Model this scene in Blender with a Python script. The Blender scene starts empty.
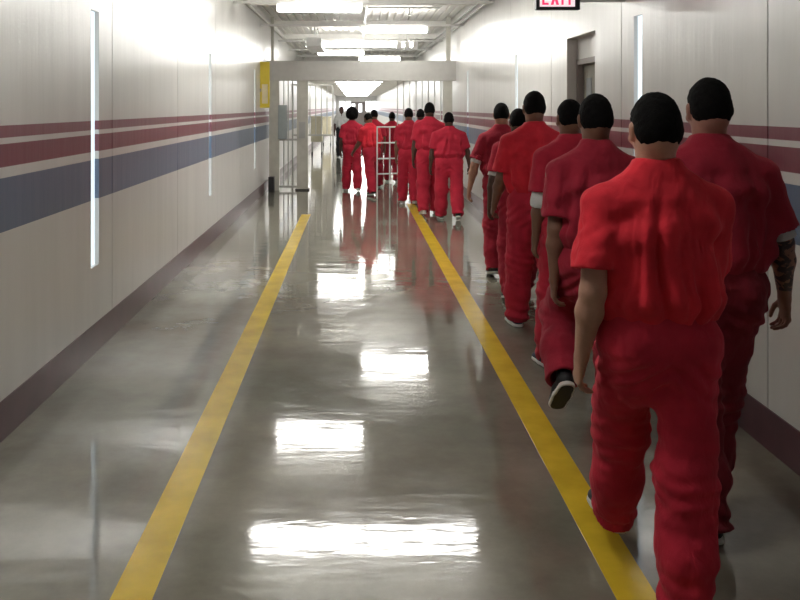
import bpy, bmesh, math, random
import numpy as np
from mathutils import Vector, Matrix
random.seed(4)
S = bpy.context.scene
C = S.collection
R = math.radians
EYE = 1.68
XL, XR = -1.78, 2.03
CEIL = 3.5

# ------------------------------------------------------------------ helpers
def tag(o, label=None, cat=None, group=None, kind=None):
    if label: o['label'] = label
    if cat: o['category'] = cat
    if group: o['group'] = group
    if kind: o['kind'] = kind
    return o

def empty(name, loc=(0, 0, 0), rz=0.0):
    o = bpy.data.objects.new(name, None)
    o.empty_display_size = 0.1
    o.location = loc
    o.rotation_euler = (0, 0, rz)
    C.objects.link(o)
    return o

class MB:
    """collects simple solids; build() links them as one mesh"""
    def __init__(self):
        self.bm = bmesh.new()
    def box(self, x0, x1, y0, y1, z0, z1):
        vs = [self.bm.verts.new((x, y, z)) for z in (z0, z1) for y in (y0, y1) for x in (x0, x1)]
        for f in ((0, 2, 3, 1), (4, 5, 7, 6), (0, 1, 5, 4), (2, 6, 7, 3), (0, 4, 6, 2), (1, 3, 7, 5)):
            self.bm.faces.new([vs[i] for i in f])
        return self
    def cyl(self, a, b, r, r2=None, n=16):
        a, b = Vector(a), Vector(b)
        r2 = r if r2 is None else r2
        d = (b - a)
        rot = d.to_track_quat('Z', 'Y').to_matrix().to_4x4()
        M = Matrix.Translation((a + b) / 2) @ rot
        bmesh.ops.create_cone(self.bm, cap_ends=True, segments=n, radius1=r, radius2=r2, depth=d.length, matrix=M)
        return self
    def build(self, name, mat, parent=None, bevel=0.0, smooth=False):
        me = bpy.data.meshes.new(name)
        bmesh.ops.recalc_face_normals(self.bm, faces=self.bm.faces)
        self.bm.to_mesh(me)
        self.bm.free()
        o = bpy.data.objects.new(name, me)
        C.objects.link(o)
        if mat: me.materials.append(mat)
        if parent: o.parent = parent
        if bevel:
            b = o.modifiers.new('bevel', 'BEVEL')
            b.width = bevel; b.segments = 2; b.limit_method = 'ANGLE'
        if smooth:
            for p in me.polygons: p.use_smooth = True
        return o

# ------------------------------------------------------------------ materials
def nmat(name):
    m = bpy.data.materials.new(name)
    m.use_nodes = True
    nt = m.node_tree
    b = nt.nodes['Principled BSDF']
    return m, nt, b

def N(nt, t, **kw):
    n = nt.nodes.new(t)
    for k, v in kw.items():
        if k.startswith('i_'):
            n.inputs[k[2:].replace('_', ' ')].default_value = v
        else:
            setattr(n, k, v)
    return n

def plain(name, col, rough=0.5, metal=0.0, var=0.06, scale=8.0, bump=0.0, spec=0.5, sheen=0.0, bscale=60.0):
    m, nt, b = nmat(name)
    tc = N(nt, 'ShaderNodeTexCoord')
    no = N(nt, 'ShaderNodeTexNoise')
    no.inputs['Scale'].default_value = scale
    no.inputs['Detail'].default_value = 4
    nt.links.new(tc.outputs['Object'], no.inputs['Vector'])
    cr = N(nt, 'ShaderNodeValToRGB')
    cr.color_ramp.elements[0].position = 0.3
    cr.color_ramp.elements[1].position = 0.7
    cr.color_ramp.elements[0].color = [max(0, c * (1 - var)) for c in col] + [1]
    cr.color_ramp.elements[1].color = [min(1, c * (1 + var)) for c in col] + [1]
    nt.links.new(no.outputs['Fac'], cr.inputs['Fac'])
    nt.links.new(cr.outputs['Color'], b.inputs['Base Color'])
    b.inputs['Roughness'].default_value = rough
    b.inputs['Metallic'].default_value = metal
    b.inputs['Specular IOR Level'].default_value = spec
    if sheen:
        b.inputs['Sheen Weight'].default_value = sheen
    if bump:
        n2 = N(nt, 'ShaderNodeTexNoise')
        n2.inputs['Scale'].default_value = bscale
        nt.links.new(tc.outputs['Object'], n2.inputs['Vector'])
        bp = N(nt, 'ShaderNodeBump')
        bp.inputs['Strength'].default_value = bump
        bp.inputs['Distance'].default_value = 0.01
        nt.links.new(n2.outputs['Fac'], bp.inputs['Height'])
        nt.links.new(bp.outputs['Normal'], b.inputs['Normal'])
    return m

def emis(name, col, strength):
    m, nt, b = nmat(name)
    b.inputs['Base Color'].default_value = (*col, 1)
    b.inputs['Emission Color'].default_value = (*col, 1)
    b.inputs['Emission Strength'].default_value = strength
    return m

WHITE = (0.64, 0.63, 0.60)
MAROON = (0.17, 0.022, 0.040)
BLUE = (0.088, 0.135, 0.215)
def wall_material(name, stripes=True):
    m, nt, b = nmat(name)
    L = nt.links.new
    geo = N(nt, 'ShaderNodeNewGeometry')
    sx = N(nt, 'ShaderNodeSeparateXYZ')
    L(geo.outputs['Position'], sx.inputs[0])
    # broad mottling
    mp = N(nt, 'ShaderNodeMapping'); mp.inputs['Scale'].default_value = (3, 5, 0.5)
    L(geo.outputs['Position'], mp.inputs[0])
    no = N(nt, 'ShaderNodeTexNoise'); no.inputs['Scale'].default_value = 1.0; no.inputs['Detail'].default_value = 4
    L(mp.outputs[0], no.inputs['Vector'])
    base = None
    if stripes:
        dv = N(nt, 'ShaderNodeMath', operation='DIVIDE'); dv.inputs[1].default_value = 2.0
        L(sx.outputs['Z'], dv.inputs[0])
        cr = N(nt, 'ShaderNodeValToRGB'); cr.color_ramp.interpolation = 'CONSTANT'
        seq = [(0.0, WHITE), (1.04, BLUE), (1.315, WHITE), (1.37, MAROON), (1.49, WHITE), (1.52, MAROON), (1.582, WHITE)]
        e = cr.color_ramp.elements
        e[0].position = 0; e[0].color = (*seq[0][1], 1)
        e[1].position = seq[1][0] / 2; e[1].color = (*seq[1][1], 1)
        for z, c in seq[2:]:
            q = e.new(z / 2); q.color = (*c, 1)
        L(dv.outputs[0], cr.inputs['Fac'])
        base = cr.outputs['Color']
    mx = N(nt, 'ShaderNodeMix', data_type='RGBA', blend_type='MULTIPLY')
    mx.inputs['Factor'].default_value = 1.0
    if base: L(base, mx.inputs['A'])
    else: mx.inputs['A'].default_value = (*WHITE, 1)
    c2 = N(nt, 'ShaderNodeValToRGB')
    c2.color_ramp.elements[0].position = 0.3; c2.color_ramp.elements[0].color = (0.93, 0.93, 0.93, 1)
    c2.color_ramp.elements[1].position = 0.7; c2.color_ramp.elements[1].color = (1.03, 1.03, 1.03, 1)
    L(no.outputs['Fac'], c2.inputs['Fac'])
    L(c2.outputs['Color'], mx.inputs['B'])
    L(mx.outputs['Result'], b.inputs['Base Color'])
    b.inputs['Roughness'].default_value = 0.30
    b.inputs['Specular IOR Level'].default_value = 0.9
    # trowel / roller waviness, stretched vertically
    mp2 = N(nt, 'ShaderNodeMapping'); mp2.inputs['Scale'].default_value = (6, 7, 0.8)
    L(geo.outputs['Position'], mp2.inputs[0])
    n2 = N(nt, 'ShaderNodeTexNoise'); n2.inputs['Scale'].default_value = 1.2; n2.inputs['Detail'].default_value = 5
    L(mp2.outputs[0], n2.inputs['Vector'])
    bp = N(nt, 'ShaderNodeBump'); bp.inputs['Strength'].default_value = 0.32; bp.inputs['Distance'].default_value = 0.012
    L(n2.outputs['Fac'], bp.inputs['Height'])
    L(bp.outputs['Normal'], b.inputs['Normal'])
    return m

def floor_material():
    m, nt, b = nmat('sealed_concrete')
    L = nt.links.new
    geo = N(nt, 'ShaderNodeNewGeometry')
    n1 = N(nt, 'ShaderNodeTexNoise'); n1.inputs['Scale'].default_value = 1.1; n1.inputs['Detail'].default_value = 9; n1.inputs['Roughness'].default_value = 0.68
    L(geo.outputs['Position'], n1.inputs['Vector'])
    cr = N(nt, 'ShaderNodeValToRGB')
    e = cr.color_ramp.elements
    e[0].position = 0.32; e[0].color = (0.150, 0.140, 0.108, 1)
    e[1].position = 0.68; e[1].color = (0.285, 0.266, 0.215, 1)
    q = e.new(0.5); q.color = (0.212, 0.199, 0.158, 1)
    L(n1.outputs['Fac'], cr.inputs['Fac'])
    n3 = N(nt, 'ShaderNodeTexNoise'); n3.inputs['Scale'].default_value = 0.7; n3.inputs['Detail'].default_value = 3
    mp = N(nt, 'ShaderNodeMapping'); mp.inputs['Location'].default_value = (7, 3, 0)
    L(geo.outputs['Position'], mp.inputs[0]); L(mp.outputs[0], n3.inputs['Vector'])
    c3 = N(nt, 'ShaderNodeValToRGB')
    c3.color_ramp.elements[0].position = 0.35; c3.color_ramp.elements[0].color = (1, 0.95, 0.93, 1)
    c3.color_ramp.elements[1].position = 0.65; c3.color_ramp.elements[1].color = (0.95, 1, 1.0, 1)
    L(n3.outputs['Fac'], c3.inputs['Fac'])
    mx = N(nt, 'ShaderNodeMix', data_type='RGBA', blend_type='MULTIPLY'); mx.inputs['Factor'].default_value = 1
    L(cr.outputs['Color'], mx.inputs['A']); L(c3.outputs['Color'], mx.inputs['B'])
    L(mx.outputs['Result'], b.inputs['Base Color'])
    # roughness variation
    n4 = N(nt, 'ShaderNodeTexNoise'); n4.inputs['Scale'].default_value = 3.0; n4.inputs['Detail'].default_value = 6
    L(geo.outputs['Position'], n4.inputs['Vector'])
    mr = N(nt, 'ShaderNodeMapRange'); mr.inputs['To Min'].default_value = 0.035; mr.inputs['To Max'].default_value = 0.11
    mr.inputs['From Min'].default_value = 0.3; mr.inputs['From Max'].default_value = 0.7
    L(n4.outputs['Fac'], mr.inputs['Value']); L(mr.outputs['Result'], b.inputs['Roughness'])
    b.inputs['Specular IOR Level'].default_value = 0.75
    mp2 = N(nt, 'ShaderNodeMapping'); mp2.inputs['Scale'].default_value = (1.0, 3.4, 1)
    L(geo.outputs['Position'], mp2.inputs[0])
    n2 = N(nt, 'ShaderNodeTexNoise'); n2.inputs['Scale'].default_value = 1.6; n2.inputs['Detail'].default_value = 4; n2.inputs['Roughness'].default_value = 0.55
    L(mp2.outputs[0], n2.inputs['Vector'])
    bp = N(nt, 'ShaderNodeBump'); bp.inputs['Strength'].default_value = 0.16; bp.inputs['Distance'].default_value = 0.012
    L(n2.outputs['Fac'], bp.inputs['Height']); L(bp.outputs['Normal'], b.inputs['Normal'])
    return m

def cloth_material(name, col, var=0.18):
    m, nt, b = nmat(name)
    L = nt.links.new
    tc = N(nt, 'ShaderNodeTexCoord')
    no = N(nt, 'ShaderNodeTexNoise'); no.inputs['Scale'].default_value = 7; no.inputs['Detail'].default_value = 5
    L(tc.outputs['Object'], no.inputs['Vector'])
    cr = N(nt, 'ShaderNodeValToRGB')
    cr.color_ramp.elements[0].position = 0.3; cr.color_ramp.elements[0].color = [c * (1 - var) for c in col] + [1]
    cr.color_ramp.elements[1].position = 0.7; cr.color_ramp.elements[1].color = [c * (1 + var) for c in col] + [1]
    L(no.outputs['Fac'], cr.inputs['Fac']); L(cr.outputs['Color'], b.inputs['Base Color'])
    b.inputs['Roughness'].default_value = 0.85
    b.inputs['Specular IOR Level'].default_value = 0.2
    b.inputs['Sheen Weight'].default_value = 0.15
    b.inputs['Sheen Tint'].default_value = (1.0, 0.4, 0.4, 1)
    wv = N(nt, 'ShaderNodeTexNoise'); wv.inputs['Scale'].default_value = 24; wv.inputs['Detail'].default_value = 3; wv.inputs['Distortion'].default_value = 1.2
    mpv = N(nt, 'ShaderNodeMapping'); mpv.inputs['Scale'].default_value = (1, 1, 0.4); L(tc.outputs['Object'], mpv.inputs[0]); L(mpv.outputs[0], wv.inputs['Vector'])
    bp = N(nt, 'ShaderNodeBump'); bp.inputs['Strength'].default_value = 0.4; bp.inputs['Distance'].default_value = 0.012
    L(wv.outputs['Fac'], bp.inputs['Height'])
    weave = N(nt, 'ShaderNodeTexNoise'); weave.inputs['Scale'].default_value = 420
    L(tc.outputs['Object'], weave.inputs['Vector'])
    bp2 = N(nt, 'ShaderNodeBump'); bp2.inputs['Strength'].default_value = 0.25; bp2.inputs['Distance'].default_value = 0.002
    L(weave.outputs['Fac'], bp2.inputs['Height']); L(bp.outputs['Normal'], bp2.inputs['Normal'])
    L(bp2.outputs['Normal'], b.inputs['Normal'])
    return m

def skin_material(name, col, tattoo=False):
    m = plain(name, col, rough=0.5, var=0.10, scale=14, bump=0.12, bscale=90, spec=0.4)
    nt = m.node_tree; b = nt.nodes['Principled BSDF']; L = nt.links.new
    b.inputs['Subsurface Weight'].default_value = 0.08
    b.inputs['Subsurface Radius'].default_value = (0.01, 0.004, 0.002)
    if tattoo:
        src = b.inputs['Base Color'].links[0].from_socket
        tc = N(nt, 'ShaderNodeTexCoord')
        v = N(nt, 'ShaderNodeTexNoise'); v.inputs['Scale'].default_value = 17; v.inputs['Detail'].default_value = 3; v.inputs['Distortion'].default_value = 2.4
        L(tc.outputs['Object'], v.inputs['Vector'])
        r = N(nt, 'ShaderNodeValToRGB'); r.color_ramp.elements[0].position = 0.5; r.color_ramp.elements[1].position = 0.56
        r.color_ramp.elements[0].color = (0.85, 0.85, 0.85, 1); r.color_ramp.elements[1].color = (0.0, 0.0, 0.0, 1)
        L(v.outputs['Fac'], r.inputs['Fac'])
        sp = N(nt, 'ShaderNodeSeparateXYZ'); L(tc.outputs['Object'], sp.inputs[0])
        ab = N(nt, 'ShaderNodeMath', operation='ABSOLUTE'); L(sp.outputs['X'], ab.inputs[0])
        gt = N(nt, 'ShaderNodeMath', operation='GREATER_THAN'); gt.inputs[1].default_value = 0.15; L(ab.outputs[0], gt.inputs[0])
        gz = N(nt, 'ShaderNodeMath', operation='GREATER_THAN'); gz.inputs[1].default_value = 0.93; L(sp.outputs['Z'], gz.inputs[0])
        mu = N(nt, 'ShaderNodeMath', operation='MULTIPLY'); L(gt.outputs[0], mu.inputs[0]); L(gz.outputs[0], mu.inputs[1])
        m2 = N(nt, 'ShaderNodeMath', operation='MULTIPLY'); L(mu.outputs[0], m2.inputs[0]); L(r.outputs['Color'], m2.inputs[1])
        mx = N(nt, 'ShaderNodeMix', data_type='RGBA'); L(m2.outputs[0], mx.inputs['Factor'])
        L(src, mx.inputs['A']); mx.inputs['B'].default_value = (0.03, 0.035, 0.04, 1)
        L(mx.outputs['Result'], b.inputs['Base Color'])
    return m

M = {}
M['wall'] = wall_material('painted_wall')
M['wall_plain'] = wall_material('painted_wall_plain', False)
M['floor'] = floor_material()
M['base'] = plain('maroon_base', (0.085, 0.030, 0.040), 0.28, var=0.2, scale=5)
M['ceiling'] = plain('painted_deck', (0.80, 0.79, 0.75), 0.5)
M['lowceiling'] = plain('white_ceiling_tile', (0.62, 0.61, 0.58), 0.7)
M['seam'] = plain('grey_sealant', (0.20, 0.20, 0.18), 0.7)
M['beam'] = plain('grey_painted_steel', (0.47, 0.46, 0.43), 0.5, var=0.05)
M['post'] = plain('greyish_beige_steel', (0.50, 0.49, 0.43), 0.45, var=0.08)
M['bars'] = plain('pale_bar_paint', (0.52, 0.52, 0.49), 0.4)
M['steel'] = plain('galvanised_steel', (0.42, 0.42, 0.40), 0.4, metal=0.4)
M['whitemetal'] = plain('white_enamel', (0.78, 0.78, 0.76), 0.35)
M['dark'] = plain('black_plastic', (0.02, 0.02, 0.022), 0.4)
M['yellow'] = plain('yellow_floor_paint', (0.68, 0.47, 0.03), 0.20, var=0.14, scale=5, spec=0.6)
M['signyellow'] = plain('yellow_sign', (0.72, 0.56, 0.04), 0.5)
M['signpale'] = plain('pale_sign_band', (0.75, 0.66, 0.42), 0.5)
M['taupe'] = plain('taupe_frame_paint', (0.27, 0.235, 0.22), 0.45)
M['doorleaf'] = plain('olive_grey_door', (0.21, 0.20, 0.16), 0.4)
M['glass'] = plain('door_glass', (0.35, 0.37, 0.38), 0.1)
M['cream'] = plain('cream_plastic', (0.60, 0.55, 0.40), 0.5)
M['greybox'] = plain('blue_grey_box', (0.33, 0.37, 0.37), 0.4)
M['lamp'] = emis('lamp_diffuser', (1.0, 0.985, 0.94), 15.0)
M['troffer'] = emis('ceiling_panel_light', (1.0, 0.99, 0.96), 13.0)
M['daylight'] = emis('slit_daylight', (0.80, 0.92, 1.0), 0.42)
M['fardaylight'] = emis('far_window_daylight', (0.92, 0.96, 1.0), 1.5)
M['exitred'] = emis('exit_red_letters', (1.0, 0.05, 0.16), 0.38)
M['exitface'] = emis('exit_face', (1.0, 0.80, 0.84), 0.36)
M['hair'] = plain('black_hair', (0.0045, 0.004, 0.004), 0.85, var=0.3, scale=40, bump=0.6, bscale=220, spec=0.12)
M['undershirt'] = plain('white_cotton', (0.72, 0.72, 0.70), 0.85, bump=0.3)
M['sole'] = plain('white_rubber', (0.68, 0.67, 0.63), 0.6)
M['navy'] = plain('navy_canvas', (0.02, 0.028, 0.06), 0.7)
M['shoeblack'] = plain('black_canvas', (0.015, 0.015, 0.017), 0.6)
M['shoewhite'] = plain('white_canvas', (0.6, 0.6, 0.58), 0.6)
M['eye'] = plain('eye_white', (0.7, 0.68, 0.64), 0.2)
M['staffshirt'] = plain('white_shirt', (0.62, 0.63, 0.62), 0.8)
M['blackcloth'] = plain('black_cloth', (0.015, 0.015, 0.02), 0.8)
REDS = {
 'vivid': cloth_material('vivid_red_cotton', (0.72, 0.028, 0.046)),
 'warm': cloth_material('warm_red_cotton', (0.54, 0.024, 0.050)),
 'bright': cloth_material('scarlet_cotton', (0.62, 0.024, 0.042)),
 'mid': cloth_material('red_cotton', (0.44, 0.020, 0.044)),
 'deep': cloth_material('crimson_cotton', (0.31, 0.017, 0.036)),
 'dark': cloth_material('dark_crimson_cotton', (0.20, 0.014, 0.026)),
}
SKINS = {
 'tan': skin_material('tan_skin', (0.50, 0.27, 0.19)),
 'brown': skin_material('brown_skin', (0.20, 0.10, 0.065)),
 'dark': skin_material('dark_brown_skin', (0.085, 0.042, 0.030)),
 'ink': skin_material('tattooed_skin', (0.34, 0.17, 0.125), True),
}

# ------------------------------------------------------------------ setting
Y0, Y1 = -7.0, 80.0
tag(MB().box(XL - 0.3, XR + 0.5, Y0, Y1, -0.15, 0).build('floor', M['floor']), kind='structure')

def wall_seams(side_x, out, seams, slits, door, name):
    """wall of tilt-up panels with open joints and narrow slit windows"""
    mb = MB()
    T = 0.22 * out
    def bx(y0, y1, z0, z1, x0=None, x1=None):
        xs = sorted((side_x if x0 is None else x0, side_x + T if x1 is None else x1))
        mb.box(xs[0], xs[1], y0, y1, z0, z1)
    cuts = []   # (y0,y1,z0,z1)
    for y in slits: cuts.append((y - 0.09, y + 0.09, 0.59, 2.34))
    if door: cuts.append(door)
    for y in seams: cuts.append((y - 0.006, y + 0.006, 0.0, CEIL))
    cuts.sort()
    y = Y0
    for (a, b_, z0, z1) in cuts:
        bx(y, a, 0, CEIL + 0.05)
        if z0 > 0: bx(a, b_, 0, z0)
        if z1 < CEIL: bx(a, b_, z1, CEIL + 0.05)
        y = b_
    bx(y, Y1, 0, CEIL + 0.05)
    return tag(mb.build(name, M['wall']), kind='structure')

lseams = [6.23 + 2.3 * k for k in range(-4, 12)]
rseams = [6.48 + 2.3 * k for k in range(-4, 12)]
lslits = [5.82 + 4.63 * k for k in range(-1, 6)]
rslits = [6.1 + 4.6 * k for k in range(-1, 6)]
DY0, DY1 = 7.19, 8.14
wl = wall_seams(XL, -1, lseams, lslits, None, 'wall_left')
rs_ = [s for s in rseams if not (DY0 - .05 < s < DY1 + .05)]
wr = wall_seams(XR, 1, rs_, rslits, (DY0, DY1, 0, 2.33), 'wall_right')
for nm, x, out, ss in (('trim_1', XL, -1, lseams), ('trim_2', XR, 1, rs_)):
    mb = MB()
    for s in ss:
        xs = sorted((x + out * 0.005, x + out * 0.2))
        mb.box(xs[0], xs[1], s - 0.0058, s + 0.0058, 0.0, CEIL - 0.01)
    tag(mb.build(nm, M['seam']), kind='structure')
n = 1
for x, out, sl in ((XL, -1, lslits), (XR, 1, rslits)):
    for s in sl:
        xs = sorted((x + out * 0.030, x + out * 0.045))
        w = tag(MB().box(xs[0], xs[1], s - 0.09, s + 0.09, 0.59, 2.34).build('window_%d' % n, M['daylight']), kind='structure')
        n += 1
# baseboards
for nm, a, b_ in (('baseboard_left', [(Y0, Y1)], XL), ('baseboard_right', [(Y0, DY0), (DY1, Y1)], XR)):
    mb = MB()
    for (p, q) in a:
        if b_ < 0: mb.box(b_, b_ + 0.008, p, q, 0, 0.2)
        else: mb.box(b_ - 0.008, b_, p, q, 0, 0.2)
    tag(mb.build(nm, M['base']), kind='structure')
# recessed door on right wall
tag(MB().box(XR + 0.10, XR + 0.22, DY0, DY1, 2.13, 2.33).build('trim_3', M['wall_plain']), kind='structure')
door = empty('door_1', (XR + 0.16, (DY0 + DY1) / 2, 0)); tag(door, kind='structure')
def rel(mb_fn, name, mat, parent, **kw):
    mb = MB(); mb_fn(mb)
    o = mb.build(name, mat, None, **kw)
    o.data.transform(Matrix.Translation(-parent.location)) if parent.rotation_euler.z == 0 else None
    o.parent = parent
    return o
def fr(mb):
    mb.box(XR + 0.09, XR + 0.20, DY0, DY0 + 0.05, 0, 2.13)
    mb.box(XR + 0.09, XR + 0.20, DY1 - 0.05, DY1, 0, 2.13)
    mb.box(XR + 0.09, XR + 0.20, DY0 + 0.05, DY1 - 0.05, 2.08, 2.13)
rel(fr, 'door_frame', M['taupe'], door)
leaf = rel(lambda mb: mb.box(XR + 0.145, XR + 0.19, DY0 + 0.05, DY1 - 0.05, 0.01, 2.08), 'door_leaf', M['doorleaf'], door)
rel(lambda mb: mb.box(XR + 0.139, XR + 0.145, DY1 - 0.33, DY1 - 0.17, 0.9, 1.95), 'vision_panel', M['glass'], door)
rel(lambda mb: mb.cyl((XR + 0.145, DY0 + 0.12, 1.0), (XR + 0.09, DY0 + 0.12, 1.0), 0.012).cyl((XR + 0.095, DY0 + 0.11, 1.0), (XR + 0.095, DY0 + 0.24, 1.0), 0.011), 'door_handle', M['steel'], door)
tag(MB().box(XR + 0.195, XR + 0.22, DY0, DY1, 0, 2.14).build('trim_4', M['wall_plain']), kind='structure')
# ceiling: ribbed steel deck, ribs along the corridor
mb = MB()
YC = 29.0
mb.box(XL - 0.25, XR + 0.25, Y0 - 0.2, YC, CEIL + 0.04, CEIL + 0.15)
x = XL
while x < XR:
    mb.box(x, x + 0.09, Y0, YC, CEIL, CEIL + 0.05)
    x += 0.1524
tag(mb.build('ceiling', M['ceiling']), kind='structure')
mb = MB()
mb.box(XL, XR, YC, Y1, 2.70, 2.80)
mb.box(XL, XR, YC, YC + 0.1, 2.70, CEIL + 0.1)
tag(mb.build('ceiling_low', M['lowceiling']), kind='structure')
# the two ends
tag(MB().box(XL - 0.25, XR + 0.25, Y0 - 0.2, Y0, 0, CEIL + 0.15).build('wall_back', M['wall_plain']), kind='structure')
tag(MB().box(XL - 0.2, XR + 0.2, Y1, Y1 + 0.2, 0, CEIL).build('wall_far', M['wall_plain']), kind='structure')
for k, (a, b_) in enumerate(((-1.45, -1.0), (-0.85, -0.4), (1.0, 1.5), (1.62, 2.0))):
    w = tag(MB().box(a, b_, Y1 - 0.05, Y1 - 0.001, 1.3, 2.2).build('window_%d' % (n + k), M['fardaylight']), kind='structure')
d2 = empty('door_2', (0.2, Y1 - 0.03, 0)); tag(d2, kind='structure')
rel(lambda mb: mb.box(-0.7, 1.05, Y1 - 0.04, Y1 - 0.001, 0, 2.15), 'door_leaf', M['taupe'], d2)
rel(lambda mb: mb.box(-0.3, 0.0, Y1 - 0.05, Y1 - 0.04, 1.2, 2.0).box(0.35, 0.65, Y1 - 0.05, Y1 - 0.04, 1.2, 2.0), 'door_window', M['fardaylight'], d2)

# floor lines
for xc, y1, lab in ((-0.764, 13.3, 'yellow line painted on the floor along the left wall'), (0.965, 14.8, 'yellow line painted on the floor beside the walking file of people')):
    tag(MB().box(xc - 0.072, xc + 0.072, Y0, y1, 0.0, 0.0015).build('floor_line', M['yellow']), lab, 'floor line', 'yellow floor lines')

# ------------------------------------------------------------------ lamps
rows = [(9.45, (-1.14, 0.11)), (12.4, (-1.14,)), (15.9, (0.11,)), (19.7, (-1.14, 0.11)), (22.7, (-1.0,)), (25.5, (0.11,)),
        (2.9, (-1.3,))]
place_words = {9.45: 'just in front of the nearest ceiling light seen', 12.4: 'nearest to the camera of those in view', 15.9: 'over the right side, second row',
               19.7: 'third row back, before the header beam', 22.7: 'fourth row back, left side', 25.5: 'small fifth row, above the middle of the header beam'}
for (y, xs) in rows:
    st = MB().box(XL, XR, y - 0.02, y + 0.02, 3.19, 3.23).build('ceiling_channel', M['whitemetal'])
    tag(st, 'thin steel channel across the corridor carrying ceiling lights, %s' % {9.45: 'closest pair row', 12.4: 'nearest visible row', 15.9: 'second visible row', 19.7: 'third visible row', 22.7: 'fourth visible row', 25.5: 'fifth visible row'}.get(y, 'out of sight overhead'), 'channel', 'steel channels carrying the lights')
    for i, x0 in enumerate(xs):
        lt = empty('ceiling_light', (x0 + 0.625, y, 3.07))
        side = 'left' if x0 < 0 else 'right'
        if len(xs) == 1:
            if y in (12.4, 22.7): w = {12.4: 'long white fluorescent ceiling light, the nearest and largest one, alone on the left', 22.7: 'white fluorescent ceiling light, the smallest one on the left above the grey beam'}[y]
            elif y in (15.9, 25.5): w = {15.9: 'white fluorescent ceiling light, the large single one on the right side', 25.5: 'white fluorescent ceiling light, the small one right of centre just above the grey beam'}[y]
            else: w = 'white fluorescent ceiling light overhead out of the frame'
        elif y == 19.7: w = 'white fluorescent ceiling light, %s one of the end-to-end pair' % side
        else: w = '%s one of the overhead lights seen only as a bright streak in the floor' % side
        tag(lt, w, 'ceiling light', 'fluorescent ceiling lights')
        h = MB().box(-0.625, 0.625, -0.04, 0.04, 0.085, 0.12)
        h.box(-0.4, -0.37, -0.015, 0.015, 0.115, 0.13).box(0.37, 0.4, -0.015, 0.015, 0.115, 0.13).build('housing', M['whitemetal'], lt)
        MB().box(-0.61, 0.61, -0.09, 0.09, 0.0, 0.085).build('diffuser', M['lamp'], lt, bevel=0.03)
        MB().box(-0.625, -0.61, -0.095, 0.095, -0.003, 0.088).build('end_cap', M['whitemetal'], lt)
        MB().box(0.61, 0.625, -0.095, 0.095, -0.003, 0.088).build('end_cap', M['whitemetal'], lt)
k = 0
y = 31.0
while y < 78:
    lt = empty('ceiling_panel_light', (0.15, y, 2.70))
    tag(lt, 'flat bright ceiling panel light in the low far ceiling, number %s from the beam' % ['first', 'second', 'third', 'fourth', 'fifth', 'sixth', 'seventh', 'eighth', 'ninth', 'tenth', 'eleventh', 'twelfth', 'thirteenth', 'fourteenth', 'fifteenth', 'sixteenth', 'seventeenth'][k], 'ceiling light', 'far ceiling panel lights')
    MB().box(-0.97, 0.97, -0.32, 0.32, -0.02, 0.0).build('frame', M['whitemetal'], lt)
    MB().box(-0.94, 0.94, -0.29, 0.29, -0.026, -0.02).build('diffuser', M['troffer'], lt)
    y += 3.2; k += 1

# cross beams of the roof
for i, y in enumerate((10.8, 14.2, 18.0, 21.2)):
    tag(MB().box(XL, XR, y - 0.04, y + 0.04, CEIL - 0.12, CEIL).build('roof_purlin', M['ceiling']),
        'grey steel purlin across the ceiling deck, %s from the camera' % ['first', 'second', 'third', 'fourth'][i], 'beam', 'ceiling purlins')
# pipes and boxes high on the walls
tag(MB().cyl((XR - 0.06, 4.0, 3.24), (XR - 0.06, 28.9, 3.24), 0.022).cyl((XR - 0.04, 4.0, 3.36), (XR - 0.04, 28.9, 3.36), 0.016).build('conduit', M['steel'], smooth=False),
    'pair of grey conduits running along the top of the right wall', 'pipe')
tag(MB().cyl((XL + 0.036, 5.0, 3.36), (XL + 0.036, 28.9, 3.36), 0.03).build('pipe', M['post']),
    'grey pipe running along the top of the left wall', 'pipe')
pm = MB()
pm.cyl((0.2, 7.5, 3.42), (0.2, 28.9, 3.42), 0.025)
for y in (11.4, 14.9, 17.85, 21.7): pm.cyl((-1.0, y, 3.42), (1.5, y, 3.42), 0.016)
tag(pm.build('sprinkler_pipe', M['whitemetal']), 'white sprinkler pipe branching under the ceiling deck', 'pipe')
for i, (x, y) in enumerate(((-0.9, 11.4), (-0.22, 11.4), (0.95, 11.4), (-0.9, 14.9), (0.95, 14.9))):
    o = empty('ceiling_sprinkler', (x, y, 3.285))
    tag(o, 'small sprinkler head hanging under the ceiling, %s' % ['far left near the first light', 'above the first light', 'near row at the right', 'second row at the left', 'second row at the right'][i], 'sprinkler', 'ceiling sprinkler heads')
    MB().cyl((0, 0, 0.02), (0, 0, 0.12), 0.012).build('stem', M['whitemetal'], o)
    MB().cyl((0, 0, 0.0), (0, 0, 0.02), 0.035, 0.02).build('deflector', M['whitemetal'], o)
o = empty('smoke_detector', (1.72, 13.6, CEIL))
tag(o, 'small dark round detector under the ceiling by the right wall', 'detector')
MB().cyl((0, 0, -0.06), (0, 0, 0), 0.10, 0.11, 24).build('housing', M['dark'], o)
MB().cyl((0, 0, -0.09), (0, 0, -0.06), 0.05, 0.07, 24).build('dome', M['dark'], o)
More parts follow.
